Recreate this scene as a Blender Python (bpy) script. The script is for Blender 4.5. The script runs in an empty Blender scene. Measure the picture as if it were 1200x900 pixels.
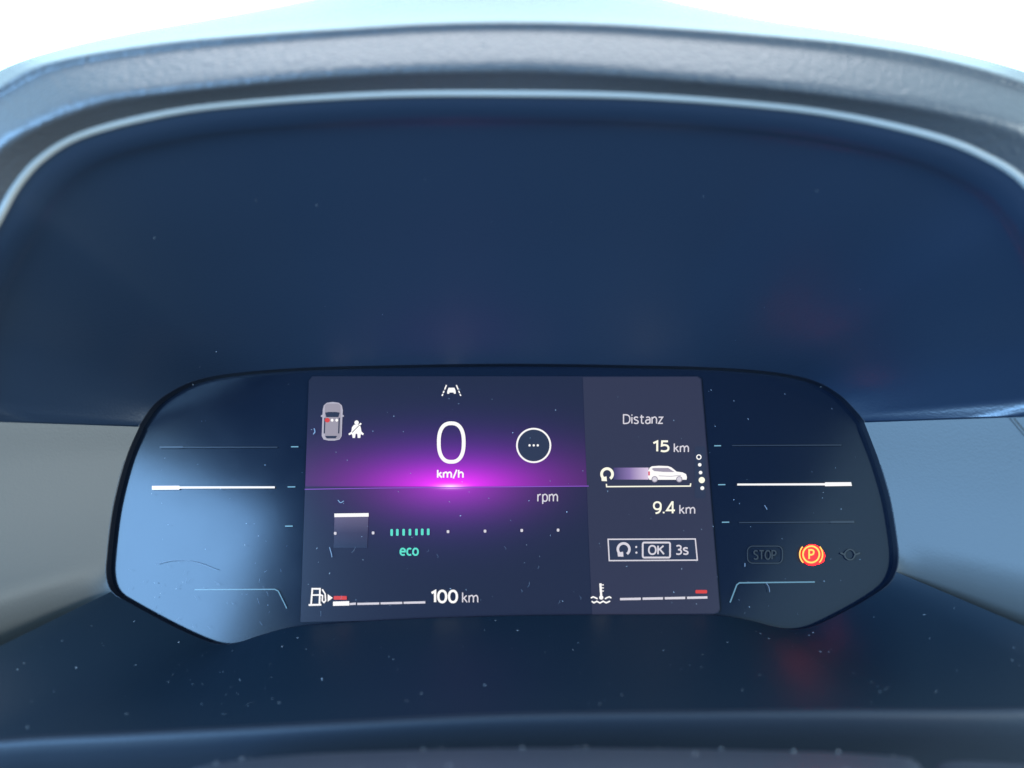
import bpy, bmesh, math, random
from mathutils import Vector, Matrix
random.seed(7)
S = bpy.context.scene
C = S.collection

# ------------------------------------------------------------------ camera
PITCH = math.radians(10.0)
FOC = 901.0                                   # focal length in pixels of a 1200 x 900 frame
CAM = Vector((0.0, 0.0, 1.10))
RIGHT = Vector((1, 0, 0))
FWD = Vector((0, math.cos(PITCH), -math.sin(PITCH)))
UP = Vector((0, math.sin(PITCH), math.cos(PITCH)))
cd = bpy.data.cameras.new('camera')
cam = bpy.data.objects.new('camera', cd)
C.objects.link(cam)
cam.location = CAM
cam.rotation_euler = (math.radians(90) - PITCH, 0, 0)
cd.sensor_width = 36.0
cd.lens = 36.0 * FOC / 1200.0
cd.clip_start = 0.005
cd.clip_end = 50
cd.dof.use_dof = True
cd.dof.focus_distance = 0.297
cd.dof.aperture_fstop = 4.8
S.camera = cam

# ------------------------------------------------------------------ world, lamps, exposure
w = bpy.data.worlds.new('World')
S.world = w
w.use_nodes = True
bg = w.node_tree.nodes['Background']
bg.inputs['Color'].default_value = (0.48, 0.80, 1.0, 1)
bg.inputs['Strength'].default_value = 2.35
S.view_settings.view_transform = 'Standard'
S.view_settings.look = 'None'
S.view_settings.exposure = 0.0
S.view_settings.gamma = 1.0
S.view_settings.use_curve_mapping = False
S.cycles.use_denoising = True


def area(name, loc, aim, sx, sy, power, col):
    l = bpy.data.lights.new(name, 'AREA')
    l.shape = 'RECTANGLE'
    l.size, l.size_y = sx, sy
    l.energy = power
    l.color = col
    o = bpy.data.objects.new(name, l)
    C.objects.link(o)
    o.location = loc
    o.rotation_euler = (Vector(aim) - Vector(loc)).to_track_quat('-Z', 'Y').to_euler()
    return o


area('windscreen_light', (0.0, 0.40, 2.0), (0, 0.22, 1.15), 1.1, 0.5, 11.5, (1.0, 0.95, 0.95))
area('driver_window_light', (-0.82, -0.44, 1.34), (-0.12, 0.29, 1.0), 0.90, 0.50, 40, (0.26, 0.55, 1.0))
area('windscreen_low_light', (0.0, 1.05, 1.62), (0, 0.25, 1.16), 1.5, 0.45, 7, (0.60, 0.92, 1.0))
area('passenger_window_light', (1.15, -0.22, 1.16), (-0.1, 0.25, 1.04), 0.9, 0.4, 24, (0.88, 0.98, 1.0))


# ------------------------------------------------------------------ helpers
def W(u, v, d):
    """world point seen at (u, v) of the 1200 x 900 frame, d metres along the camera axis"""
    return CAM + RIGHT * ((u - 600) / FOC * d) + UP * (-(v - 450) / FOC * d) + FWD * d


def mat(name, base, rough=0.5, spec=0.5, emit=None, es=1.0, bump=None, rvar=0.0):
    m = bpy.data.materials.new(name)
    m.use_nodes = True
    nt = m.node_tree
    b = nt.nodes['Principled BSDF']
    b.inputs['Base Color'].default_value = (*base, 1)
    b.inputs['Roughness'].default_value = rough
    b.inputs['Specular IOR Level'].default_value = spec
    if emit:
        b.inputs['Emission Color'].default_value = (*emit, 1)
        b.inputs['Emission Strength'].default_value = es
    tc = None
    if bump or rvar:
        tc = nt.nodes.new('ShaderNodeTexCoord')
    if bump:
        sc, st, dist = bump
        v = nt.nodes.new('ShaderNodeTexVoronoi')
        v.feature = 'SMOOTH_F1'
        v.inputs['Scale'].default_value = sc
        n = nt.nodes.new('ShaderNodeTexNoise')
        n.inputs['Scale'].default_value = sc * 0.55
        n.inputs['Detail'].default_value = 4
        a = nt.nodes.new('ShaderNodeMath')
        a.operation = 'ADD'
        bp = nt.nodes.new('ShaderNodeBump')
        bp.inputs['Strength'].default_value = st
        bp.inputs['Distance'].default_value = dist
        nt.links.new(tc.outputs['Object'], v.inputs['Vector'])
        nt.links.new(tc.outputs['Object'], n.inputs['Vector'])
        nt.links.new(v.outputs['Distance'], a.inputs[0])
        nt.links.new(n.outputs['Fac'], a.inputs[1])
        nt.links.new(a.outputs[0], bp.inputs['Height'])
        nt.links.new(bp.outputs['Normal'], b.inputs['Normal'])
    if rvar:
        n2 = nt.nodes.new('ShaderNodeTexNoise')
        n2.inputs['Scale'].default_value = 38
        n2.inputs['Detail'].default_value = 6
        mr = nt.nodes.new('ShaderNodeMapRange')
        mr.inputs['To Min'].default_value = rough - rvar
        mr.inputs['To Max'].default_value = rough + rvar
        nt.links.new(tc.outputs['Object'], n2.inputs['Vector'])
        nt.links.new(n2.outputs['Fac'], mr.inputs['Value'])
        nt.links.new(mr.outputs[0], b.inputs['Roughness'])
    return m


def link(name, verts, faces, m, parent, smooth=True):
    me = bpy.data.meshes.new(name)
    me.from_pydata([tuple(v) for v in verts], [], faces)
    me.validate()
    me.update()
    if smooth:
        for p in me.polygons:
            p.use_smooth = True
    me.materials.append(m)
    o = bpy.data.objects.new(name, me)
    C.objects.link(o)
    if parent:
        o.parent = parent
    return o


def thing(name, label, cat, M):
    o = bpy.data.objects.new(name, None)
    o.empty_display_size = 0.02
    C.objects.link(o)
    o.matrix_world = M
    o['label'] = label
    o['category'] = cat
    return o


def cr(p, n):
    """n points by arc length on a centripetal-like Catmull-Rom through the tuples p"""
    P = [Vector(q) for q in p]
    out = []
    for i in range(len(P) - 1):
        a = P[i - 1] if i else P[0] * 2 - P[1]
        b, c = P[i], P[i + 1]
        d = P[i + 2] if i + 2 < len(P) else P[-1] * 2 - P[-2]
        for k in range(16):
            t = k / 16
            out.append(0.5 * ((2 * b) + (c - a) * t + (2 * a - 5 * b + 4 * c - d) * t * t + (3 * b - a - 3 * c + d) * t ** 3))
    out.append(P[-1])
    if n is None:
        return out
    L = [0]
    for i in range(1, len(out)):
        L.append(L[-1] + (out[i] - out[i - 1]).length)
    res, j = [], 0
    for k in range(n):
        s = L[-1] * k / (n - 1)
        while j < len(L) - 2 and L[j + 1] < s:
            j += 1
        f = (s - L[j]) / max(1e-12, L[j + 1] - L[j])
        res.append(out[j].lerp(out[j + 1], min(1, f)))
    return res


def rows_cr(rows, sub):
    """Catmull-Rom between rows of points (first index = ring)"""
    out = []
    R = len(rows)
    for i in range(R - 1):
        for k in range(sub):
            t = k / sub
            ring = []
            for j in range(len(rows[0])):
                b, c = rows[i][j], rows[i + 1][j]
                a = rows[i - 1][j] if i else b * 2 - c
                d = rows[i + 2][j] if i + 2 < R else c * 2 - b
                ring.append(0.5 * ((2 * b) + (c - a) * t + (2 * a - 5 * b + 4 * c - d) * t * t + (3 * b - a - 3 * c + d) * t ** 3))
            out.append(ring)
    out.append(rows[-1])
    return out


def grid(rows):
    n = len(rows[0])
    v = [p for r in rows for p in r]
    f = [(i * n + j, i * n + j + 1, (i + 1) * n + j + 1, (i + 1) * n + j) for i in range(len(rows) - 1) for j in range(n - 1)]
    return v, f


# ------------------------------------------------------------------ the plane of the instrument cluster
TILT = math.radians(15)
ORG = W(597, 580, 0.296)
EX = RIGHT.copy()
EY = UP * math.cos(TILT) + FWD * math.sin(TILT)
EN = UP * math.sin(TILT) - FWD * math.cos(TILT)
CM = Matrix((EX, EY, EN)).transposed().to_4x4()
CM.translation = ORG


def on_plane(u, v, n=0.0):
    """local (x, y, n) on the cluster plane raised by n, under frame position (u, v)"""
    r = RIGHT * ((u - 600) / FOC) + UP * (-(v - 450) / FOC) + FWD
    o = ORG + EN * n
    t = (o - CAM).dot(EN) / r.dot(EN)
    q = CAM + r * t - ORG
    return Vector((q.dot(EX), q.dot(EY), n))


LIP = 0.0032
OUT = [(163, 498), (180, 474), (205, 456), (235, 444), (280, 436.5), (350, 431), (450, 428), (600, 426), (750, 428), (850, 431), (915, 437),
       (957, 447), (985, 463), (1003, 481), (1013, 493)]
LOW = [(163, 498), (146, 540), (132, 595), (125, 650), (124.5, 675), (131, 693), (150, 706), (200, 733), (240, 751), (262, 755.5), (282, 752.5), (305, 745),
       (345, 735), (420, 729), (500, 725), (600, 722), (700, 721), (800, 721), (845, 722), (880, 728), (910, 735.5), (932, 738), (955, 734), (985, 720),
       (1015, 703.5), (1040, 686), (1050, 670), (1053, 650), (1050, 622), (1043, 583), (1032, 545), (1022, 516), (1013, 493)]

# ------------------------------------------------------------------ materials
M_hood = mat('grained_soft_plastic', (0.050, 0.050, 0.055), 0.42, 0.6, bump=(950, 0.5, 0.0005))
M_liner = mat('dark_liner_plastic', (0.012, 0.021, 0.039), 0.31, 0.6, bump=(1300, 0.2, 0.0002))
M_floor = mat('dark_shelf_plastic', (0.004, 0.011, 0.020), 0.46, 0.35, bump=(1500, 0.12, 0.00015))
M_side = mat('grey_side_plastic', (0.078, 0.076, 0.074), 0.5, 0.35, bump=(1300, 0.15, 0.0002))
M_bead = mat('edge_highlight_plastic', (0.27, 0.26, 0.245), 0.55, 0.3)
M_black = mat('gloss_black_wall', (0.004, 0.006, 0.012), 0.35, 0.4)
M_lens = mat('smoked_lens', (0.003, 0.006, 0.014), 0.14, 0.28, rvar=0.05)
M_cover = mat('column_plastic', (0.036, 0.044, 0.062), 0.45, 0.45, bump=(700, 0.5, 0.0005))
M_dust = mat('dust_speck', (0.32, 0.34, 0.37), 0.9, 0.2)


def glow(name, col, s=1.0):
    return mat(name, (0.01, 0.01, 0.012), 0.2, 0.3, emit=col, es=s)


G_white = glow('white_glow', (1.0, 0.97, 0.95), 1.0)
G_warm = glow('warm_white_glow', (1.0, 0.97, 0.80), 1.0)
G_soft = glow('soft_white_glow', (0.80, 0.76, 0.84), 0.85)
G_teal = glow('teal_glow', (0.12, 0.83, 0.66), 0.9)
G_red = glow('red_glow', (0.85, 0.05, 0.03), 0.8)
G_lamp_ghost_red = glow('lamp_ghost_red_glow', (1.0, 0.002, 0.002), 9.0)
G_amber = glow('amber_glow', (1.0, 0.50, 0.08), 1.6)
G_tick = glow('pale_blue_glow', (0.22, 0.50, 0.68), 0.9)
G_bent = glow('thin_blue_glow', (0.16, 0.36, 0.52), 0.8)
G_dim = glow('unlit_grey_print', (0.022, 0.036, 0.062), 1.0)
G_faint = glow('unlit_symbol_print', (0.024, 0.036, 0.050), 1.0)
G_grey = glow('grey_roof_glow', (0.33, 0.30, 0.36), 1.0)
G_grey2 = glow('pale_roof_glow', (0.45, 0.43, 0.52), 1.0)
G_dark = glow('dark_window_glow', (0.014, 0.018, 0.045), 1.0)
G_panelbg = glow('dark_button_glow', (0.016, 0.022, 0.055), 1.0)
G_carshade = glow('car_window_glow', (0.32, 0.28, 0.36), 1.0)
G_violet = glow('violet_line_glow', (0.30, 0.10, 0.70), 0.8)
G_taillight = glow('tail_light_glow', (0.75, 0.10, 0.16), 0.9)


# ------------------------------------------------------------------ flat graphics in frame units, laid on the cluster plane
def sm(*p):
    return [(q.x, q.y) for q in cr([(a, b, 0) for a, b in p], 22)]


def oval(cx, cy, rx, ry, p=.9, n=36):
    o = []
    for i in range(n + 2):
        a = 2 * math.pi * i / n + .4
        c, d = math.cos(a), math.sin(a)
        o.append((cx + rx * math.copysign(abs(c) ** p, c), cy + ry * math.copysign(abs(d) ** p, d)))
    return o


def arch(x, w=.44, h=.74):
    return sm((x, .5), (x + .08, .64), (x + .24, h), (x + w - .07, .68), (x + w, .5), (x + w, .25), (x + w, 0))


GLYPH = {
    'D': (.62, [[(0, .0), (0, 1.0), (.22, 1.0)] + sm((.24, 1), (.46, .93), (.6, .72), (.62, .5), (.6, .28), (.46, .07), (.24, 0)) + [(.22, 0), (-.04, 0)]]),
    'i': (.0, [[(0, 0), (0, .73)], [(0, .9), (0, 1.03)]]),
    's': (.42, [sm((.4, .66), (.24, .74), (.06, .68), (.04, .52), (.2, .4), (.36, .31), (.42, .19), (.36, .04), (.18, 0), (0, .07))]),
    't': (.34, [sm((.13, .98), (.13, .5), (.13, .2), (.18, .04), (.36, .02)), [(-.02, .73), (.36, .73)]]),
    'a': (.42, [sm((.04, .66), (.2, .74), (.36, .68), (.42, .5), (.42, .2), (.42, 0)), sm((.42, .42), (.2, .43), (.03, .34), (0, .18), (.06, .04), (.2, 0), (.34, .06), (.42, .16))]),
    'n': (.44, [[(0, 0), (0, .74)], arch(0)]),
    'z': (.40, [[(0, .72), (.40, .72), (.0, .02), (.42, .02)]]),
    'k': (.40, [[(0, 0), (0, 1.05)], [(.38, .73), (.02, .36)], [(.12, .46), (.42, 0)]]),
    'm': (.80, [[(0, 0), (0, .74)], arch(0, .4), arch(.4, .4)]),
    'h': (.44, [[(0, 0), (0, 1.05)], arch(0)]),
    '/': (.36, [[(0, -.1), (.36, 1.08)]]),
    'r': (.28, [[(0, 0), (0, .74)], sm((0, .46), (.08, .64), (.18, .72), (.3, .73))]),
    'p': (.46, [[(0, -.28), (0, .74)], oval(.23, .37, .23, .37)]),
    'e': (.46, [[(.02, .39), (.45, .39)] + sm((.46, .42), (.42, .62), (.24, .74), (.08, .66), (0, .4), (.05, .12), (.24, 0), (.43, .07))]),
    'c': (.38, [sm((.40, .68), (.24, .74), (.07, .65), (0, .38), (.06, .1), (.24, 0), (.40, .06))]),
    'o': (.48, [oval(.24, .37, .24, .37)]),
    '0': (.54, [oval(.27, .5, .27, .5)]),
    '1': (.24, [[(-.02, .8), (.22, .97), (.22, 0)]]),
    '3': (.46, [sm((.02, .93), (.2, 1), (.4, .92), (.42, .72), (.34, .56), (.16, .53)), sm((.16, .53), (.38, .48), (.47, .28), (.4, .08), (.2, 0), (0, .06))]),
    '4': (.54, [[(.40, 0), (.40, 1), (.36, 1), (.0, .27), (.56, .27)]]),
    '5': (.46, [[(.44, .98), (.08, .98)] + sm((.06, .56), (.22, .62), (.4, .54), (.47, .33), (.42, .1), (.22, 0), (0, .05))]),
    '9': (.48, [oval(.24, .68, .24, .32), sm((.48, .68), (.46, .36), (.34, .1), (.12, 0))]),
    '.': (.02, [[(0, 0), (0, .14)]]),
    'O': (.64, [oval(.32, .5, .32, .5)]),
    'K': (.50, [[(0, 0), (0, 1)], [(.5, 1), (.02, .46)], [(.16, .6), (.54, 0)]]),
    'S': (.50, [sm((.48, .92), (.28, 1), (.07, .92), (.04, .7), (.24, .53), (.43, .42), (.5, .24), (.42, .05), (.2, 0), (0, .08))]),
    'T': (.54, [[(0, 1), (.54, 1)], [(.27, 1), (.27, 0)]]),
    'P': (.48, [[(0, 0), (0, 1.0), (.24, 1.0)] + sm((.26, 1), (.44, .92), (.48, .74), (.42, .55), (.26, .46)) + [(0, .46)]]),
}


class G:
    def __init__(s):
        s.v, s.f, s.k = [], [], 0

    def poly(s, pts, lift=None):
        b = len(s.v)
        z = s.k
        s.k += 1
        s.v += [(p[0], p[1], z) for p in pts]
        s.f.append(tuple(range(b, b + len(pts))))
        return s

    def rect(s, x0, y0, x1, y1, sk=0.0):
        return s.poly([(x0, y0), (x1, y0 + sk), (x1, y1 + sk), (x0, y1)])

    def disc(s, x, y, r, n=20, ry=None):
        return s.poly([(x + r * math.cos(2 * math.pi * i / n), y + (ry or r) * math.sin(2 * math.pi * i / n)) for i in range(n)])

    def rrect(s, x0, y0, x1, y1, r):
        return s.poly(rr(x0, y0, x1, y1, r))

    def stroke(s, pts, w, closed=False):
        P = [Vector((p[0], p[1])) for p in pts]
        n = len(P)
        L, R = [], []
        for i in range(n):
            a = P[i - 1] if (i or closed) else None
            c = P[(i + 1) % n] if (i < n - 1 or closed) else None
            d1 = (P[i] - a).normalized() if a is not None else None
            d2 = (c - P[i]).normalized() if c is not None else None
            d1 = d1 or d2
            d2 = d2 or d1
            n1 = Vector((-d1.y, d1.x))
            n2 = Vector((-d2.y, d2.x))
            m = (n1 + n2)
            m = m.normalized() if m.length > 1e-6 else n1
            q = w / 2 / max(0.4, m.dot(n1))
            L.append(P[i] + m * q)
            R.append(P[i] - m * q)
        b = len(s.v)
        z = s.k
        s.k += 1
        for l, r in zip(L, R):
            s.v += [(l.x, l.y, z), (r.x, r.y, z)]
        for i in range(n if closed else n - 1):
            j = (i + 1) % n
            s.f.append((b + 2 * i, b + 2 * j, b + 2 * j + 1, b + 2 * i + 1))
        return s

    def arc(s, x, y, r, a0, a1, w, n=28, ry=None):
        pts = []
        for i in range(n + 1):
            a = math.radians(a0 + (a1 - a0) * i / n)
            pts.append((x + r * math.cos(a), y + (ry or r) * math.sin(a)))
        return s.stroke(pts, w)

    def ring(s, x, y, r, w, n=48, ry=None):
        return s.stroke([(x + r * math.cos(2 * math.pi * i / n), y + (ry or r) * math.sin(2 * math.pi * i / n)) for i in range(n)], w, True)

    def text(s, t, x0, x1, ytop, ybot, wt=1.6):
        """stroked lettering whose ink fills the given box"""
        lines, x = [], 0.0
        for ch in t:
            adv, strokes = GLYPH[ch]
            lines += [[(x + a, b) for a, b in q] for q in strokes]
            x += adv + .20
        xs = [p[0] for q in lines for p in q]
        ys = [p[1] for q in lines for p in q]
        ax, bx, ay, by = min(xs), max(xs), min(ys), max(ys)
        h = wt / 2
        for q in lines:
            s.stroke([(x0 + h + (a - ax) / max(.01, bx - ax) * (x1 - x0 - wt), ybot - h - (b - ay) / (by - ay) * (ybot - ytop - wt)) for a, b in q], wt)
        return s

    def build(s, name, m, parent, n=0.0004):
        vs = [on_plane(x, y, n + z * 0.000012) for x, y, z in s.v]
        return link(name, vs, s.f, m, parent, smooth=False)


def rr(x0, y0, x1, y1, r, n=5):
    pts = []
    for cx, cy, a in ((x1 - r, y0 + r, -90), (x1 - r, y1 - r, 0), (x0 + r, y1 - r, 90), (x0 + r, y0 + r, 180)):
        for i in range(n + 1):
            t = math.radians(a + 90 * i / n)
            pts.append((cx + r * math.cos(t), cy + r * math.sin(t)))
    return pts


# ================================================================== THE CABIN AROUND
def slab(name, pts, z0, z1, mtl):
    n = len(pts)
    v = [(x, y, z0) for x, y in pts] + [(x, y, z1) for x, y in pts]
    f = [tuple(range(n)), tuple(range(n, 2 * n))] + [(i, (i + 1) % n, n + (i + 1) % n, n + i) for i in range(n)]
    o = link(name, v, f, mtl, None, smooth=False)
    o['kind'] = 'structure'
    return o


M_cabin = mat('cabin_fabric', (0.07, 0.08, 0.10), 0.9, 0.2)
slab('floor', [(-.75, -2), (.75, -2), (.75, .9), (-.75, .9)], .30, .34, M_cabin)
slab('ceiling', [(-.62, -2), (.62, -2), (.66, -.12), (.5, -.05), (-.5, -.05), (-.66, -.12)], 1.72, 1.76, M_cabin)



def soft_box(name, c, sx, sy, sz, bev, mtl):
    bm = bmesh.new()
    bmesh.ops.create_cube(bm, size=1.0)
    for v in bm.verts:
        v.co = Vector((v.co.x * sx * (1.0 if v.co.z < 0 else .86), v.co.y * sy, v.co.z * sz))
    bmesh.ops.bevel(bm, geom=bm.edges[:], offset=bev, segments=4, affect='EDGES', profile=.6)
    me = bpy.data.meshes.new(name)
    bm.to_mesh(me)
    bm.free()
    me.materials.append(mtl)
    o = bpy.data.objects.new(name, me)
    C.objects.link(o)
    o.location = c
    o['kind'] = 'structure'
    return o


M_seat = mat('seat_fabric', (0.16, 0.16, 0.165), 0.9, 0.2)
st_ = soft_box('seat_backrest', (0, -.86, .92), .54, .16, .74, .06, M_seat)
st_.rotation_euler.x = math.radians(14)
hr_ = soft_box('seat_headrest', (0, -.98, 1.40), .30, .12, .20, .05, M_seat)

# ================================================================== THE HOOD
R_ = [(-75, 490, .253), (-62, 400, .240), (-35, 320, .225), (0, 253, .215), (20, 217, .2125), (50, 184, .211), (100, 156, .21), (200, 131, .21), (300, 119, .21),
      (450, 110, .21), (600, 109, .21), (750, 112, .21), (900, 123, .21), (1000, 137, .21), (1100, 161, .21), (1160, 186, .2115), (1200, 213, .213),
      (1238, 262, .217), (1262, 330, .227), (1278, 410, .241), (1285, 486, .253)]
D_ = [(-132, 490, .250), (-120, 380, .235), (-90, 290, .218), (-50, 220, .207), (0, 165, .203), (100, 119, .2015), (200, 103, .2012), (400, 83, .2012), (600, 76, .2012),
      (700, 80, .2012), (800, 88, .2012), (900, 97, .2012), (1000, 109, .2015), (1100, 124, .202), (1200, 148, .204), (1250, 182, .208), (1300, 250, .218),
      (1325, 350, .233), (1335, 487, .250)]
S_ = [(-205, 490, .262), (-185, 350, .248), (-150, 240, .230), (-90, 165, .219), (-40, 125, .214), (0, 100, .213), (40, 78, .2125), (100, 63, .2125), (200, 48, .2125),
      (300, 39, .2125), (400, 32, .2125), (500, 26, .2125), (600, 24, .2125), (700, 26, .2125), (800, 32, .2125), (900, 40, .2125), (1000, 50, .2125), (1100, 67, .213),
      (1200, 95, .214), (1260, 125, .217), (1320, 175, .222), (1370, 260, .234), (1395, 380, .249), (1400, 487, .262)]
T_ = [(-235, 490, .34), (-215, 340, .34), (-170, 220, .34), (-100, 145, .34), (-40, 108, .34), (10, 80, .34), (80, 58, .34), (160, 40, .34), (260, 22, .34), (360, 2, .34),
      (450, -20, .34), (600, -32, .34), (700, -20, .34), (800, 6, .34), (900, 27, .34), (1000, 42, .34), (1100, 60, .34), (1200, 86, .34), (1270, 115, .34),
      (1330, 160, .34), (1390, 250, .34), (1420, 380, .34), (1425, 487, .34)]
NU = 150


def curve3(c, n=NU):
    return [W(*p) for p in cr(c, n)]


def curve_px(c, n=NU):
    return [Vector(p) for p in cr(c, n)]


hood_loc = W(600, 60, .215)
H = thing('instrument_hood', 'dark grained dashboard hood arching over the lit instrument display', 'dashboard hood', Matrix.Translation(hood_loc))


def shift(rows, o):
    return [[p - o for p in r] for r in rows]


pR, pD, pS, pT = (curve_px(c) for c in (R_, D_, S_, T_))


def mix(a, b, t, dd=0.0):
    return [Vector((x.x + (y.x - x.x) * t, x.y + (y.y - x.y) * t, x.z + (y.z - x.z) * t + dd)) for x, y in zip(a, b)]


def w_row(row):
    return [W(*p) for p in row]


roll = [w_row(pR), w_row(mix(pR, pD, .5, -.0008)), w_row(mix(pR, pD, .93, -.0005)), w_row(mix(pD, pS, .35, -.0008)), w_row(mix(pD, pS, .8, -.0003)),
        w_row(mix(pS, pT, .0)), w_row(mix(pS, pT, .25)), w_row(mix(pS, pT, 1.0)), w_row([p + Vector((0, 25, .12)) for p in pT])]
hs = rows_cr(roll, 5)
for r in hs:
    r.insert(0, r[0] + Vector((.006, .03, -.05)))
    r.insert(0, r[0] + Vector((.012, .06, -.16)))
    r.append(r[-1] + Vector((-.006, .03, -.05)))
    r.append(r[-1] + Vector((-.012, .06, -.16)))
link('hood_shell', *grid(shift(hs, hood_loc)), M_hood, H)

# bead along the parting line; pale base stands for light caught on it
bead_rows = []
cR = w_row(pR)
for k in range(9):
    a = 2 * math.pi * k / 8
    bead_rows.append([])
for i, p in enumerate(cR):
    t = (cR[min(i + 1, NU - 1)] - cR[max(i - 1, 0)]).normalized()
    n1 = t.cross(FWD).normalized()
    n2 = t.cross(n1)
    for k in range(9):
        a = 2 * math.pi * k / 8
        bead_rows[k].append(p + n1 * math.cos(a) * .0011 + n2 * math.sin(a) * .0011 - hood_loc)
link('edge_bead', *grid(bead_rows), M_bead, H)

# inner liner: from the bead inwards and back to the cluster surround
out_up = [CM @ on_plane(q.x, q.y, LIP) for q in cr([(a, b, 0) for a, b in OUT], NU)]
cx = W(600, 330, .23)


def inward(row, f, dd):
    """move a frame-space row towards the middle of the opening"""
    o = []
    for p in row:
        o.append(Vector((p.x + (600 - p.x) * f * .62, p.y + max(0.0, 400 - p.y) * f, p.z + dd)))
    return o


b0 = w_row(pR)
b1 = w_row(inward(pR, .05, .0026))
b1b = w_row(inward(pR, .10, .0064))
b2 = w_row(inward(pR, .16, .0125))
lin = [b0, b1, b1b, b2]
for t in (.22, .5, .8):
    lin.append([a.lerp(b, t) + UP * (.004 * math.sin(math.pi * t)) * min(1.0, min(j, NU - 1 - j) / 45) ** 1.5 for j, (a, b) in enumerate(zip(b2, out_up))])
lin.append(out_up)
rows = rows_cr(lin, 6)
# the first and last column stay on the straight seam, then a short flange turns outwards
seamL = (W(-160, 487, .24), CM @ on_plane(163, 498, LIP))
seamR = (W(1360, 481, .24), CM @ on_plane(1013, 493, LIP))
n_r = len(rows)


def blend_cols(rows):
    for i, r in enumerate(rows):
        t = i / (n_r - 1)
        for side, (a, b) in ((0, seamL), (1, seamR)):
            u_t = 0.26 + 0.74 * t
            target = a.lerp(b, u_t)
            for k in range(44):
                j = k if side == 0 else NU - 1 - k
                q = 1 - k / 44
                f = q * q * (3 - 2 * q)
                r[j] = r[j].lerp(target + (r[j] - r[0 if side == 0 else NU - 1]), f) if k else target
        a, b = r[0].copy(), r[-1].copy()
        r.insert(0, a + Vector((-.0001, .0001, -.0002)))
        r.insert(0, a + Vector((-.004, .002, -.005)))
        r.append(b + Vector((.0001, .0001, -.0002)))
        r.append(b + Vector((.004, .002, -.005)))
    return rows


rows = blend_cols([list(r) for r in rows])
liner_rows = rows
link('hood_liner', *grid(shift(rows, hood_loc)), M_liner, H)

# ================================================================== THE LOWER SURROUND (side panels, shelf, lip)
PAIRS = [((163, 500.2), (-160, 489.2, .240)), ((146, 540), (-165, 560, .240)), ((132, 595), (-165, 640, .239)), ((125, 650), (-160, 722, .236)),
         ((124.5, 675), (-150, 772, .232)), ((131, 693), (-128, 820, .228)), ((150, 706), (-95, 850, .226)), ((200, 733), (-30, 864, .2255)),
         ((240, 751), (60, 860, .226)), ((262, 755.5), (130, 857, .226)), ((282, 752.5), (190, 854, .226)), ((305, 745), (240, 851.5, .226)), ((345, 735), (310, 848, .226)),
         ((420, 729), (405, 843, .226)), ((500, 725), (500, 838, .226)), ((600, 722), (600, 834, .226)), ((700, 721), (710, 832, .226)), ((800, 721), (815, 831, .226)),
         ((845, 722), (880, 830, .226)), ((880, 728), (940, 829.5, .226)), ((910, 735.5), (995, 829, .226)), ((932, 738), (1040, 829, .226)), ((955, 734), (1085, 829, .226)),
         ((985, 720), (1150, 828.5, .226)), ((1015, 703.5), (1240, 826, .226)), ((1040, 686), (1310, 820, .227)), ((1050, 670), (1345, 795, .230)), ((1053, 650), (1360, 750, .234)),
         ((1050, 622), (1365, 690, .237)), ((1043, 583), (1365, 620, .239)), ((1032, 545), (1362, 550, .240)), ((1013, 495.2), (1360, 483.2, .240))]
inner = [Vector((*a, 0)) for a, b in PAIRS]
outer = [Vector(b) for a, b in PAIRS]
inn = cr(inner, None)
outr = cr(outer, None)
K = 16
tr = []
for t in (0, .03, .12, .3, .55, .8, .95, 1.0):
    ring = []
    for i in range(len(inn)):
        a = CM @ on_plane(inn[i].x, inn[i].y, LIP)
        b = W(*outr[i])
        p = a.lerp(b, t)
        ring.append(p)
    tr.append(ring)
B_loc = W(600, 834, .226)
B = thing('lower_surround', 'dark dusty shelf with paler side cheeks below and beside the instrument display', 'dashboard trim', Matrix.Translation(B_loc))
cutL, cutR = 5 * K, 26 * K
TS = (0, .03, .12, .3, .55, .8, .95, 1.0)


def cheek(left):
    """side cheek whose lower edge rolls over and tucks in under the shelf line"""
    n = int(5.3 * K)
    rows = []
    for t, r in zip(TS, tr):
        cols = r[:n + 1] if left else r[len(r) - 1 - n:][::-1]
        ring = []
        for c, p in enumerate(cols):
            q = max(0.0, (c / K - 3.0) / 2.3)
            ring.append(CAM + (p - CAM) * (1 + .11 * q ** 2.2 * t ** .6))
        ring += [ring[-1] + Vector((0, .004, -.02)), ring[-1] + Vector((0, .010, -.09))]
        rows.append(ring)
    return rows


link('side_panel', *grid(shift(cheek(True), B_loc)), M_side, B)
link('side_panel', *grid(shift(cheek(False), B_loc)), M_side, B)
link('shelf', *grid(shift([r[cutL:cutR + 1] for r in tr], B_loc)), M_floor, B)
# rounded front lip of the shelf
lipc = [Vector(p) for p in outr[cutL:cutR + 1]]
lip_rows = []
for dv, dd in ((0, 0), (2.5, -.0018), (6, -.0030), (13, -.0036), (24, -.0028), (36, .0004), (50, .006), (75, .018), (140, .03), (420, .03)):
    lip_rows.append([W(p.x, p.y + dv, p.z + dd) for p in lipc])
M_lip = mat('lip_plastic', (0.013, 0.019, 0.030), 0.55, 0.3, bump=(1200, 0.2, 0.0002))
link('front_lip', *grid(shift(lip_rows, B_loc)), M_lip, B)

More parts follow.
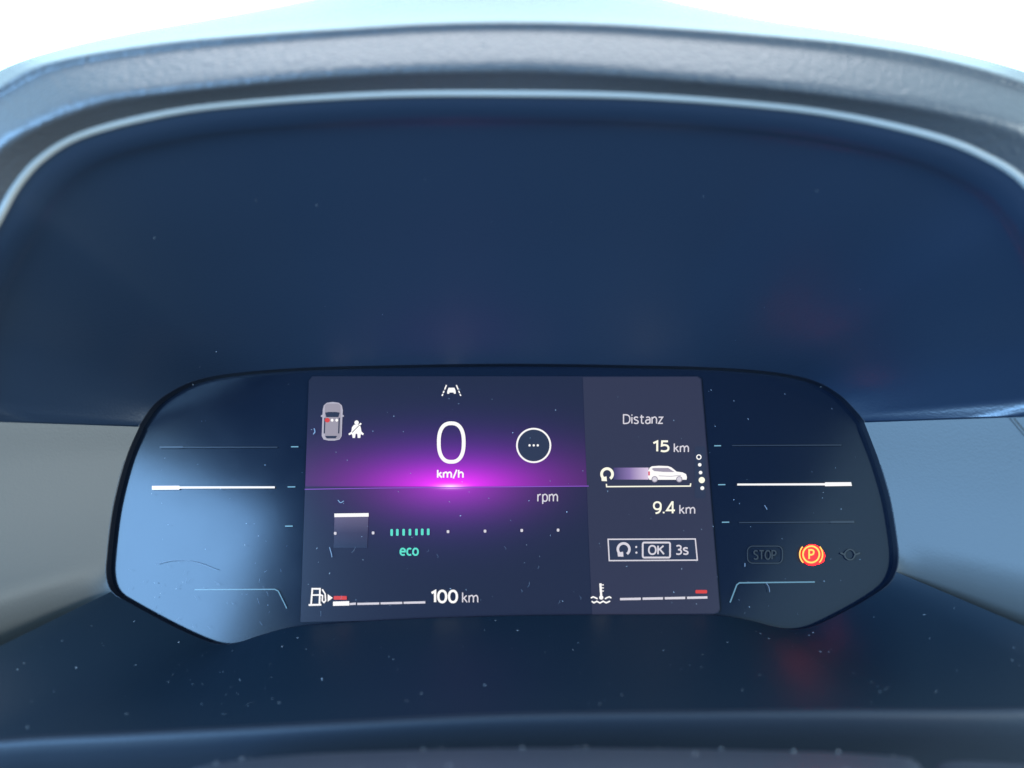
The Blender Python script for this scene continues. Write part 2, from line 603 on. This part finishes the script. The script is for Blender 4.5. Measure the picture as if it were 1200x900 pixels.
# the dashboard runs on to both sides of the binnacle
dash_loc = Vector((0, .3, .95))
DB = thing('dashboard', 'dark grey dashboard carrying on beside and below the instrument binnacle', 'dashboard', Matrix.Translation(dash_loc))
DB['kind'] = 'structure'
for sgn, left in ((-1, True), (1, False)):
    edge = cheek(left)[-1]
    edge = [edge[0] + Vector((0, .16, .004))] + edge[::4] + [edge[-1] + Vector((0, 0, -.25))]
    wing = [edge, [p + Vector((sgn * .02, -.004, 0)) for p in edge], [p + Vector((sgn * .2, .012, -.006)) for p in edge], [p + Vector((sgn * .5, .06, -.02)) for p in edge]]
    link('fascia', *grid(shift(wing, dash_loc)), M_cover, DB)

# ------------------------------------------------------------------ raised trim edge crossing the right cheek
from mathutils.bvhtree import BVHTree
gv, gf = grid(cheek(False))
bvh = BVHTree.FromPolygons(gv, gf)


def on_cheek(u, v):
    d = (W(u, v, 1) - CAM).normalized()
    hit, nrm, _, _ = bvh.ray_cast(CAM, d)
    return (hit, nrm if nrm.dot(d) < 0 else -nrm) if hit else (None, None)


strip = []
for k in range(15):
    f = k / 14
    p, nr = on_cheek(1178 + 56 * f, 485.5 + 66 * f)
    if p is None:
        continue
    p2, _ = on_cheek(1178 + 56 * f + 26, 485.5 + 66 * f - 1)
    if p2 is None:
        p2 = p + RIGHT * .006
    a = (p2 - p)
    a = a.normalized()
    strip.append([p + nr * .0001 - B_loc, p + nr * .0009 + a * .0004 - B_loc, p + nr * .0010 + a * .0012 - B_loc, p + nr * .0003 + a * .0018 - B_loc])
link('trim_edge', *grid(strip), M_side, B)

# ================================================================== STEERING COLUMN COVER
cov_loc = W(650, 890, .19)
V = thing('steering_column_cover', 'dusty dark plastic cover of the steering column at the bottom edge below the shelf', 'column cover', Matrix.Translation(cov_loc))
top = [(190, 930), (225, 902), (290, 890), (400, 882), (600, 877), (800, 878), (950, 881), (1040, 885.5), (1066, 889), (1077, 895), (1083, 910), (1084, 935)]
c_rows = []
tp = cr([(a, b, 0) for a, b in top], 90)
for dv, d in ((55, .206), (12, .205), (3, .2035), (0, .200), (1, .196), (6, .188), (22, .172), (60, .150), (140, .125), (300, .125), (700, .15)):
    c_rows.append([W(600 + (p.x - 600) * (1 + .15 * min(1, dv / 140)), p.y + dv, d) for p in tp])
c_cov = c_rows[3:7]
link('upper_shell', *grid(shift(rows_cr(c_rows, 3), cov_loc)), M_cover, V)
n_loc = W(1160, 900, .19)
N = thing('stalk_trim', 'grained grey trim piece in the bottom right corner beside the column cover', 'trim piece', Matrix.Translation(n_loc))
top = [(1094, 940), (1096, 905), (1104, 894), (1130, 892), (1180, 894), (1260, 899)]
tp = cr([(a, b, 0) for a, b in top], 40)
c_rows = []
for dv, d in ((50, .207), (6, .205), (0, .201), (2, .195), (12, .184), (60, .16), (140, .13)):
    c_rows.append([W(p.x, p.y + dv, d) for p in tp])
link('trim_shell', *grid(shift(rows_cr(c_rows, 3), n_loc)), M_cover, N)

# ================================================================== INSTRUMENT CLUSTER
K_ = thing('instrument_cluster', 'glossy black instrument cluster with lit purple speed display and red parking brake lamp', 'instrument cluster', CM)
ol = cr([(a, b, 0) for a, b in OUT], 120)[:-1] + [Vector(p) for p in reversed(cr([(a, b, 0) for a, b in LOW], 220)[1:])]
loop = [on_plane(p.x, p.y, LIP) for p in ol]
loop.append(loop[0].copy())
wall = []
for dn, g in ((-.0004, .0004), (.0001, .0001), (-.0001, -.0001), (-.0008, -.0002), (-.004, -.0002), (-.0092, -.0002)):
    ring = []
    for i, p in enumerate(loop):
        t = (loop[(i + 1) % (len(loop) - 1)] - loop[(i - 1) % (len(loop) - 1)]).normalized()
        nn = Vector((-t.y, t.x, 0))          # outwards for this winding
        ring.append(Vector((p.x, p.y, LIP + dn)) + nn * g)
    wall.append(ring)
link('surround_wall', *grid(wall), M_black, K_)
face_pts = [Vector((p.x * 1.01, p.y * 1.01, -.0005)) for p in loop[:-1]]
link('lens_face', face_pts, [tuple(range(len(face_pts)))], M_lens, K_, smooth=False)

# ---- central screen with its glow
scr = [(366, 441), (818, 441), (822, 444), (844, 714), (842, 718), (836, 720), (352, 729), (362, 446)]
m = bpy.data.materials.new('screen_picture')
m.use_nodes = True
nt = m.node_tree
bs = nt.nodes['Principled BSDF']
bs.inputs['Base Color'].default_value = (.006, .007, .012, 1)
bs.inputs['Roughness'].default_value = .2
bs.inputs['Specular IOR Level'].default_value = .24
bs.inputs['Emission Strength'].default_value = 1.0
tc = nt.nodes.new('ShaderNodeTexCoord')
sep = nt.nodes.new('ShaderNodeSeparateXYZ')
nt.links.new(tc.outputs['Object'], sep.inputs[0])
core = on_plane(528, 570, 0)


def mth(op, a, b=None, clamp=False):
    n = nt.nodes.new('ShaderNodeMath')
    n.operation = op
    n.use_clamp = clamp
    for i, q in enumerate((a, b)):
        if q is None:
            continue
        if isinstance(q, (int, float)):
            n.inputs[i].default_value = q
        else:
            nt.links.new(q, n.inputs[i])
    return n.outputs[0]


PX = .296 / FOC
dx = mth('DIVIDE', mth('SUBTRACT', sep.outputs['X'], core.x), PX)
dy = mth('DIVIDE', mth('SUBTRACT', sep.outputs['Y'], core.y), PX)
ax = mth('ABSOLUTE', dx)


def falloff(sx, sy, p=1.0):
    """exp(-sqrt((dx/sx)^2+(dy/sy)^2)^p)"""
    q = mth('ADD', mth('POWER', mth('DIVIDE', ax, sx), 2.0), mth('POWER', mth('ABSOLUTE', mth('DIVIDE', dy, sy)), 2.0))
    r = mth('POWER', mth('SQRT', q), p)
    return mth('EXPONENT', mth('MULTIPLY', r, -1.0))


above = mth('MULTIPLY', mth('ADD', mth('MULTIPLY', dy, 0.6), 0.5), 1.0, True)
below = mth('SUBTRACT', 1.0, above)


def scale_col(col, fac):
    n = nt.nodes.new('ShaderNodeVectorMath')
    n.operation = 'SCALE'
    n.inputs[0].default_value = col
    nt.links.new(fac, n.inputs['Scale'])
    return n.outputs[0]


def vadd(a, b):
    n = nt.nodes.new('ShaderNodeVectorMath')
    n.operation = 'ADD'
    nt.links.new(a, n.inputs[0])
    nt.links.new(b, n.inputs[1])
    return n.outputs[0]


one = mth('ADD', 1.0, 0.0)
acc = scale_col((.010, .013, .031), one)
acc = vadd(acc, scale_col((.075, .010, .56), mth('MULTIPLY', falloff(98, 40, 1.5), above)))
acc = vadd(acc, scale_col((.42, .000, .26), mth('MULTIPLY', falloff(90, 25, 1.2), above)))
acc = vadd(acc, scale_col((.75, .000, .40), mth('MULTIPLY', falloff(48, 15, 1.2), above)))
acc = vadd(acc, scale_col((.05, .014, .20), mth('MULTIPLY', falloff(84, 46, 1.8), below)))
acc = vadd(acc, scale_col((.34, .000, .34), mth('MULTIPLY', falloff(62, 22, 1.4), below)))
acc = vadd(acc, scale_col((1.2, .8, 1.1), falloff(11, 2.0, 1.5)))
nt.links.new(acc, bs.inputs['Emission Color'])
g = G()
g.poly(scr)
SC = g.build('display_screen', m, K_, .0001)


def sub(name, mtl, parent, fn, n=.0004):
    q = G()
    fn(q)
    return q.build(name, mtl, parent, n)


sub('horizon_line', G_violet, SC, lambda g: g.stroke([(357, 573.4), (440, 572), (690, 569.6)], .9))
sub('speed_digit', G_white, SC, lambda g: g.stroke([(528.8 + 14.6 * math.copysign(abs(math.cos(a)) ** .82, math.cos(a)), 518.6 + 22.6 * math.copysign(abs(math.sin(a)) ** .82, math.sin(a)))
                                                    for a in [2 * math.pi * i / 64 for i in range(64)]], 4.4, True), .0006)
sub('speed_unit_text', G_white, SC, lambda g: g.text('km/h', 512, 543.5, 549.5, 561.5, 1.9), .0006)


def lane(g):
    for sx in (-1, 1):
        for a, b in ((0, .42), (.52, .74), (.82, 1)):
            x0, x1 = 529 + sx * 5.8, 529 + sx * 11
            g.stroke([(x0 + (x1 - x0) * a, 451.2 + 12.8 * a), (x0 + (x1 - x0) * b, 451.2 + 12.8 * b)], 1.5)
    g.poly([(525.6, 454.4), (532.6, 454.4), (534, 458), (534.2, 461.4), (531.8, 461.4), (531.6, 460), (526.6, 460), (526.4, 461.4), (524, 461.4), (524.2, 458)])


LA = sub('lane_assist_icon', G_white, SC, lane)


def carbody(g):
    g.poly([(378.2, 480), (379.5, 475), (383, 472), (390, 471), (397, 472), (400.6, 475), (401.8, 481), (401.4, 486), (403.2, 487), (402.8, 488.4), (401.2, 488.6), (400.4, 511),
            (398, 515), (392, 516.3), (385, 516.3), (379.2, 515), (377, 511), (377.8, 488.8), (376, 488.4), (376, 487), (378, 485.6)])


OC = sub('occupant_car', G_grey2, SC, carbody)
OC['label'] = 'small grey car seen from above with seat dots'
# its details lie on the same screen
sub('car_roof', G_grey, SC, lambda g: g.rrect(380.6, 473, 399.2, 514.6, 4), .00055)
sub('car_windscreen', G_dark, SC, lambda g: g.poly([(381, 483.6), (385, 482.8), (394, 482.8), (398.2, 483.6), (396.6, 488.8), (382.4, 488.8)]), .0007)
sub('car_rear_window', G_dark, SC, lambda g: g.poly([(381, 510.8), (395, 510.8), (393.4, 513.6), (382.8, 513.6)]), .0007)
for x in (380.3, 397.2):
    sub('car_side_window', G_dark, SC, lambda g: g.stroke([(x + .4, 489.6), (x - .3, 508)], 1.5), .0007)
sub('belt_warning_dot', G_red, SC, lambda g: g.disc(383.6, 492.4, 3.0, 16, 2.7), .0009)
for x in (389.2, 394.6):
    sub('seat_dot', G_white, SC, lambda g: g.disc(x, 492.4, 1.7, 12), .0009)


def belt(g):
    g.disc(417.9, 495.2, 2.6, 16)
    g.poly([(415, 497.6), (420.6, 497.6), (422.6, 500), (423.6, 505.6), (426.4, 508.2), (425.4, 510), (422.4, 508.4), (413, 508.4), (409.2, 510), (408.2, 508.4), (411.6, 506), (412.6, 500.4)])
    g.poly([(412.4, 508.6), (417, 507.8), (416.4, 511), (416, 513.2), (413.2, 513.2)])
    g.poly([(418.6, 507.8), (422.8, 508.6), (422.2, 513.2), (419.2, 513.2), (418.9, 511)])
    g.stroke([(419.6, 499.6), (423.2, 496)], 2)


sub('seat_belt_icon', G_white, SC, belt)
sub('belt_strap_gap', G_dark, SC, lambda g: g.stroke([(412.6, 506.8), (421.6, 497.8)], .7), .0007)
TR = sub('gear_ring', G_white, SC, lambda g: g.ring(625.4, 522, 19.6, 2.0))
sub('ring_centre', G_panelbg, SC, lambda g: g.disc(625.4, 522, 18.5, 40), .0003)
for x in (620.6, 625.5, 630.2):
    sub('ring_dot', G_white, SC, lambda g: g.disc(x, 521.9, 1.35, 12), .0006)

# ---- trip panel on the right of the screen
mp = bpy.data.materials.new('trip_panel_picture')
mp.use_nodes = True
pb = mp.node_tree.nodes['Principled BSDF']
pb.inputs['Base Color'].default_value = (.006, .007, .012, 1)
pb.inputs['Roughness'].default_value = .2
pb.inputs['Specular IOR Level'].default_value = .24
pb.inputs['Emission Color'].default_value = (.027, .028, .052, 1)
pb.inputs['Emission Strength'].default_value = 1.0
TP = sub('trip_panel', mp, K_, lambda g: g.poly([(683, 442), (817, 441.6), (821, 445), (843, 713), (841, 717), (836, 718.6), (694, 721), (690, 630)]), .0003)
sub('title_text', G_soft, TP, lambda g: g.text('Distanz', 729.5, 777.5, 485, 497, 1.45), .0006)
sub('distance_value', G_warm, TP, lambda g: g.text('15', 764.5, 784.5, 516, 530, 2.3), .0006)
sub('distance_unit', G_soft, TP, lambda g: g.text('km', 789.5, 807.5, 519, 530.4, 1.45), .0006)


def uturn(x, y, r, w):
    def f(g):
        g.arc(x, y, r, 118, 408, w, 26)
        a = math.radians(118)
        g.poly([(x - r * .95, y + r * .55), (x + r * .05, y + r * 1.02), (x - r * .72, y + r * 1.35)])
    return f


def uturn2(x, y, r, w):
    def f(g):
        g.arc(x, y, r, 135, 415, w, 26)
        g.poly([(x - r * 1.05, y + r * .62), (x - r * .1, y + r * .42), (x - r * .02, y + r * 1.3), (x - r * .98, y + r * 1.25)])
    return f


sub('reset_icon', G_warm, TP, uturn2(711.4, 555.6, 6.4, 3.2), .0006)
mt = bpy.data.materials.new('fading_trail_picture')
mt.use_nodes = True
tn = mt.node_tree
tb = tn.nodes['Principled BSDF']
tb.inputs['Base Color'].default_value = (.006, .007, .012, 1)
tb.inputs['Roughness'].default_value = .2
tb.inputs['Emission Strength'].default_value = 1
t_c = tn.nodes.new('ShaderNodeTexCoord')
t_s = tn.nodes.new('ShaderNodeSeparateXYZ')
t_m = tn.nodes.new('ShaderNodeMapRange')
t_r = tn.nodes.new('ShaderNodeValToRGB')
x0, x1 = on_plane(719, 555).x, on_plane(760, 555).x
t_m.inputs['From Min'].default_value = x0
t_m.inputs['From Max'].default_value = x1
t_r.color_ramp.elements[0].color = (.05, .035, .13, 1)
t_r.color_ramp.elements[1].color = (.72, .58, .76, 1)
e = t_r.color_ramp.elements.new(.45)
e.color = (.24, .16, .38, 1)
tn.links.new(t_c.outputs['Object'], t_s.inputs[0])
tn.links.new(t_s.outputs['X'], t_m.inputs['Value'])
tn.links.new(t_m.outputs[0], t_r.inputs[0])
tn.links.new(t_r.outputs[0], tb.inputs['Emission Color'])
sub('distance_trail', mt, TP, lambda g: g.rect(719, 548, 760, 562), .0005)
sub('car_silhouette', G_white, TP, lambda g: g.poly([(759.6, 552), (761.4, 548), (764, 546.4), (772, 545.8), (783, 546.2), (787, 547.8), (793, 552.6), (800, 553.6), (804, 555.6), (805, 559), (804.6, 562.2),
                                                     (761, 562.2), (759.4, 559)]), .0007)
sub('silhouette_window', G_carshade, TP, lambda g: g.poly([(763.6, 549.4), (766, 548.4), (783, 548.4), (790.6, 553.2), (777, 553), (766.6, 552)]), .0009)
sub('silhouette_sill', G_carshade, TP, lambda g: g.stroke([(772, 557.6), (786, 558.2), (798, 557)], .6), .0009)
sub('silhouette_tail_light', G_taillight, TP, lambda g: g.rect(759.6, 552.4, 761.6, 557.2), .0009)
for x in (767.2, 796):
    wh = sub('silhouette_wheel', G_carshade, TP, lambda g: g.disc(x, 561.6, 3.7, 18), .0010)
    sub('wheel_rim', G_soft, TP, lambda g: g.disc(x, 561.6, 2.7, 16), .0012)
sub('range_bracket', G_warm, TP, lambda g: g.stroke([(710.6, 567), (710.9, 570.3), (809, 569.6), (809.4, 566.4)], 1.5), .0006)
sub('average_value', G_warm, TP, lambda g: g.text('9.4', 765.2, 792, 587.4, 602.6, 2.1), .0006)
sub('average_unit', G_soft, TP, lambda g: g.text('km', 796, 814.8, 591, 602.6, 1.45), .0006)
sub('page_strip', G_panelbg, TP, lambda g: g.poly(rr(814, 523, 827, 584, 3)), .0005)
sub('page_ring', G_white, TP, lambda g: g.ring(819, 535.6, 2.5, 1.3, 20), .0007)
for x, y, r in ((820, 544.6, 2.1), (821, 553.8, 2.1), (822.4, 562.6, 3.7), (823, 572, 2.3)):
    sub('page_dot', G_white if r < 3 else G_warm, TP, lambda g: g.disc(x, y, r, 16), .0007)
BX = sub('reset_box', G_soft, TP, lambda g: g.stroke([(712.6, 632), (814.8, 631.6), (817.2, 656.4), (714, 657)], 1.5, True), .0006)
sub('reset_box_fill', G_panelbg, TP, lambda g: g.poly([(712.6, 632), (814.8, 631.6), (817.2, 656.4), (714, 657)]), .0005)
sub('reset_box_icon', G_soft, TP, uturn2(730.8, 643.6, 6.8, 3.0), .0007)
sub('reset_box_colon', G_soft, TP, lambda g: g.disc(745.6, 641, 1.3, 10).disc(745.8, 647.6, 1.3, 10), .0007)
sub('ok_key_outline', G_soft, TP, lambda g: g.stroke(rr(753.2, 635.8, 785.2, 653.4, 1.8), 2.1, True), .0007)
sub('ok_key_text', G_soft, TP, lambda g: g.text('OK', 759.4, 779, 638.6, 650.4, 1.9), .0007)
sub('hold_time_text', G_soft, TP, lambda g: g.text('3s', 791.6, 807, 638.4, 650.4, 1.8), .0007)

# ---- rev counter (own mesh: its unit)
RC = sub('rev_counter', G_soft, K_, lambda g: g.text('rpm', 629.6, 654, 578.6, 591.2, 1.45), .0006)
ma = mt.copy()
ma.name = 'fading_bar_picture'
an = ma.node_tree
for l in list(an.links):
    if l.from_node.type == 'SEPXYZ':
        an.links.remove(l)
sp = [n for n in an.nodes if n.type == 'SEPXYZ'][0]
mr = [n for n in an.nodes if n.type == 'MAP_RANGE'][0]
rp = [n for n in an.nodes if n.type == 'VALTORGB'][0]
an.links.new(sp.outputs['Y'], mr.inputs['Value'])
mr.inputs['From Min'].default_value = on_plane(412, 642).y
mr.inputs['From Max'].default_value = on_plane(412, 604).y
rp.color_ramp.elements[0].color = (.013, .016, .045, 1)
rp.color_ramp.elements[1].color = (.034, .024, .062, 1)
rp.color_ramp.elements[2].color = (.125, .095, .17, 1)
sub('rev_bar_trail', ma, RC, lambda g: g.poly([(392, 605.8), (431.6, 605.4), (430.4, 642), (391, 642)]), .0004)
sub('rev_bar', G_white, RC, lambda g: g.poly([(391.8, 601.8), (432, 601.2), (432, 605.4), (391.8, 606)]), .0006)
for x, y in ((392.8, 625), (437.2, 624.5), (525, 623), (568.4, 622.4), (611.4, 621.6), (654, 621.2)):
    sub('scale_dot', G_soft, RC, lambda g: g.rrect(x - 1.5, y - 1.7, x + 1.5, y + 1.7, .9), .0006)
for i, x in enumerate((459, 465.6, 473, 480.4, 488, 494.8, 501.8)):
    sub('eco_bar', G_teal, RC, lambda g: g.rrect(x - 1.5, 620 - .1 * i, x + 1.5, 628 - .15 * i, 1.1), .0006)
sub('eco_text', G_teal, RC, lambda g: g.text('eco', 468.2, 490.8, 641.8, 651.4, 2.0), .0006)


# ---- fuel gauge (own mesh: the pump symbol)
def pump(g):
    g.stroke([(364.6, 708), (366, 690), (375, 690), (374.4, 708)], 2.0)
    g.stroke([(361.6, 709), (376.6, 708.6)], 2.2)
    g.stroke([(365.6, 697.4), (374.6, 697.2)], 1.8)
    g.stroke([(375.6, 697), (378, 698), (377.6, 704), (379.6, 706), (381.6, 704), (381, 696), (377.6, 690.6)], 1.7)
    g.poly([(384, 696.2), (390, 700.6), (384, 705.2)])


FG = sub('fuel_gauge', G_white, K_, pump, .0006)
sub('reserve_mark', G_red, FG, lambda g: g.rrect(391, 698.4, 406.4, 702.8, 1), .0006)
sub('level_bar', G_white, FG, lambda g: g.poly([(390.2, 705), (409.2, 704.4), (409.2, 709.6), (390.2, 710)]), .0006)
for a, b in ((409.6, 417), (418.6, 444.4), (446, 471.4), (473, 498.4)):
    y = 708 - (a - 409) * .024
    sub('gauge_segment', G_soft, FG, lambda g: g.poly([(a, y - 1.3), (b, y - 1.9), (b, y + .7), (a, y + 1.2)]), .0005)
sub('range_value', G_white, FG, lambda g: g.text('100', 504.4, 536.8, 691, 707, 2.8), .0006)
sub('range_unit', G_soft, FG, lambda g: g.text('km', 541.4, 560.6, 693.6, 706.6, 1.45), .0006)


# ---- coolant gauge (own mesh: the thermometer symbol)
def thermo(g):
    g.stroke([(703.6, 683.6), (704.6, 699.6)], 2.6)
    g.disc(704.6, 700.2, 2.5, 14)
    for y in (685.4, 689, 692.6):
        g.stroke([(705, y), (707.6, y)], 1.2)
    g.stroke([(692.4, 700.8), (695, 699.4), (698, 700.6), (700.4, 701.8)], 1.7)
    g.stroke([(709, 701.8), (711.4, 700.4), (714, 699.4), (716.4, 700.8)], 1.7)
    g.stroke([(693.4, 704.6), (696, 706.4), (699.4, 704.6), (703, 706.6), (706.8, 704.6), (710.4, 706.4), (715, 704.4)], 1.7)


CG = sub('coolant_gauge', G_white, K_, thermo, .0006)
for a, b in ((726.6, 751), (753, 777), (779, 803), (805, 829)):
    y = 702.2 - (a - 726) * .02
    sub('gauge_segment', G_soft, CG, lambda g: g.poly([(a, y - 1.4), (b, y - 1.9), (b, y + .9), (a, y + 1.3)]), .0006)
sub('hot_mark', G_red, CG, lambda g: g.rrect(815, 691.4, 828.6, 695.4, 1), .0006)

# ---- lines and marks left and right of the screen
for a, b, y, m_ in ((341, 349.6, 523.6, G_tick), (337, 346, 570.6, G_tick), (334, 343, 616.6, G_tick), (837, 845, 522.4, G_tick), (841.6, 850, 568, G_tick), (846, 854.6, 612, G_tick)):
    sub('scale_tick', m_, K_, lambda g: g.stroke([(a, y), (b, y - .1)], 1.2), .0003)
sub('indicator_bar', G_white, K_, lambda g: g.poly([(178, 569.4), (210, 569.2), (210.6, 570), (322, 569.9), (322, 572.2), (210.6, 572.6), (210, 573.8), (178, 574)]), .0003)
sub('indicator_bar', G_white, K_, lambda g: g.poly([(864, 566.7), (966.4, 566.2), (967, 565.2), (997.4, 565.0), (998.4, 569.4), (967, 569.8), (966.4, 568.8), (864, 568.9)]), .0003)
for pts in ([(187, 522.9), (214, 522.8), (214.4, 523.6), (325, 523.6), (325, 524.6), (214.4, 524.7), (214, 525.3), (187, 525.4)],
            [(858, 521.6), (986, 521.0), (986, 522.1), (858, 522.6)],
            [(866, 611.8), (973, 611.2), (973.4, 610.5), (1001, 610.3), (1001.4, 612.8), (973.4, 613), (973, 612.4), (866, 612.9)]):
    sub('unlit_bar', G_dim, K_, lambda g: g.poly(pts), .0003)
sub('corner_line', G_bent, K_, lambda g: g.stroke([(228, 691), (322, 690.6), (326, 692.6), (336, 713)], 1.2), .0003)
sub('corner_line', G_bent, K_, lambda g: g.stroke([(855.6, 706), (863.4, 685.4), (866.6, 683), (955, 682)], 1.5), .0003)


def brake(g):
    g.ring(950.6, 649.6, 9.6, 2.0, 36)
    g.arc(950.6, 649.6, 13.4, 133, 222, 1.6, 14)
    g.arc(950.6, 649.6, 13.4, -42, 45, 1.6, 14)
    g.text('P', 947.2, 954.6, 643.4, 656, 2.0)


PB = sub('parking_brake_light', G_amber, K_, brake, .0006)
sub('red_backlight_ghost', G_lamp_ghost_red, PB, lambda g: g.disc(951.6, 650.4, 12.4, 30).poly([(958, 640), (964.4, 645), (967, 651), (965.4, 658), (960, 661), (955, 661)]), .0002)  # red behind the symbol, its offset lens reflection painted in as emission
ST = sub('stop_light', G_faint, K_, lambda g: g.text('STOP', 882.6, 910, 644.6, 656, 1.5), .0003)
sub('stop_outline', G_faint, ST, lambda g: g.stroke(rr(876, 640, 917, 660, 6), 1.0, True), .0003)
sub('battery_symbol', G_faint, K_, lambda g: g.ring(996, 650, 6, 1.4, 18).stroke([(985, 648), (990, 650)], 2).stroke([(1002, 650), (1008, 648)], 2), .0003)

# ================================================================== DUST
specks_v, specks_f = [], []


def speck(p, a, b, s):
    n = random.choice((4, 5, 6))
    base = len(specks_v)
    st = random.uniform(1, 2.2)
    ph = random.uniform(0, 6.28)
    nrm = a.cross(b).normalized()
    for i in range(n):
        t = 2 * math.pi * i / n
        x, y = math.cos(t) * s * st, math.sin(t) * s / st
        x, y = x * math.cos(ph) - y * math.sin(ph), x * math.sin(ph) + y * math.cos(ph)
        specks_v.append(p + a * x * random.uniform(.7, 1.2) + b * y + nrm * random.uniform(-.1, .4) * s)
    specks_f.append(tuple(range(base, base + n)))


fl = [r[cutL:cutR + 1] for r in tr]
for k in range(150):
    i = random.random() ** .8
    j = random.randrange(8, len(fl[0]) - 9)
    a, b = fl[0][j], fl[-1][j]
    p = a.lerp(b, .04 + .93 * i)
    t1 = (b - a).normalized()
    t2 = (fl[3][j + 4] - fl[3][j - 4]).normalized()
    nr = t1.cross(t2).normalized()
    if nr.z < 0:
        nr = -nr
    speck(p + nr * .0002, t1, t2, random.choice((.00009, .00011, .00014, .00018, .00026)) * random.uniform(.6, 1.3))
d = link('dust', specks_v, specks_f, M_dust, None, smooth=False)
d['kind'] = 'stuff'
d['label'] = 'pale dust specks scattered over the dark shelf'
d['category'] = 'dust'
specks_v, specks_f = [], []
for k in range(150):
    u, v = random.uniform(170, 1010), random.uniform(450, 720)
    p = CM @ on_plane(u, v, .0014)
    speck(p, EX, EY, random.choice((.00010, .00014, .00018)) * random.uniform(.6, 1.2))
d = link('dust', specks_v, specks_f, M_dust, None, smooth=False)
d['kind'] = 'stuff'
d['label'] = 'pale dust specks on the glossy face of the instrument cluster'
d['category'] = 'dust'
specks_v, specks_f = [], []
for k in range(26):
    r = random.choice(c_cov)
    i = random.randrange(2, len(r) - 2)
    speck(r[i] + UP * .0003, RIGHT, FWD, random.choice((.0002, .0003, .0004)))
d = link('dust', specks_v, specks_f, M_dust, None, smooth=False)
d['kind'] = 'stuff'
d['label'] = 'blurred pale dust specks on the steering column cover at the bottom'
d['category'] = 'dust'

specks_v, specks_f = [], []


def hair(pts, w):
    q = cr([(a, b, 0) for a, b in pts], 12)
    b = len(specks_v)
    for i, p in enumerate(q):
        t = (q[min(i + 1, 11)] - q[max(i - 1, 0)]).normalized()
        n = Vector((-t.y, t.x, 0))
        for sg in (-1, 1):
            a = p + n * w * sg * .5
            specks_v.append(CM @ on_plane(a.x, a.y, .0012))
    for i in range(11):
        specks_f.append((b + 2 * i, b + 2 * i + 1, b + 2 * i + 3, b + 2 * i + 2))


hair([(182, 661), (200, 657), (226, 658), (254, 668)], .5)
hair([(386, 641), (388, 648), (389, 653)], .9)
hair([(396, 586), (399, 589), (403, 587)], 1.0)
hair([(368, 502), (369, 506), (367, 509)], 1.2)
hair([(898, 683), (901, 688), (902, 694)], .6)
hair([(873, 660), (873, 664)], .9)
hair([(896, 592), (899, 597)], .8)
for k in range(12):
    x, y, a, l = random.uniform(365, 690), random.uniform(610, 720), random.uniform(1.0, 2.2), random.uniform(2, 9)
    hair([(x, y), (x + l * math.cos(a) * .5 + 1, y + l * math.sin(a) * .5), (x + l * math.cos(a), y + l * math.sin(a))], .16)
for k in range(30):
    x, y, a, l = random.uniform(150, 330), random.uniform(660, 735), random.uniform(.4, 2.6), random.uniform(2, 8)
    hair([(x, y), (x + l * math.cos(a), y + l * math.sin(a))], .18)
M_hair = mat('scratch_fibre', (0.16, 0.18, 0.22), 0.8, 0.2)
d = link('scratches', specks_v, specks_f, M_hair, None, smooth=False)
d['kind'] = 'stuff'
d['label'] = 'fine hairs and scratches on the cluster lens'
d['category'] = 'scratches'

specks_v, specks_f = [], []
for k in range(22):
    i = random.randrange(int(n_r * .45), n_r - 2)
    j = random.randrange(12, NU - 12)
    p = liner_rows[i][j]
    t1 = (liner_rows[i][j + 1] - liner_rows[i][j - 1]).normalized()
    t2 = (liner_rows[i + 1][j] - liner_rows[i - 1][j]).normalized()
    nr = t1.cross(t2).normalized()
    if nr.dot(CAM - p) < 0:
        nr = -nr
    speck(p + nr * .0002, t1, t2, random.choice((.00008, .00011, .00014, .0002)))
d = link('dust', specks_v, specks_f, M_dust, None, smooth=False)
d['kind'] = 'stuff'
d['label'] = 'few tiny dust specks on the dark underside of the hood'
d['category'] = 'dust'
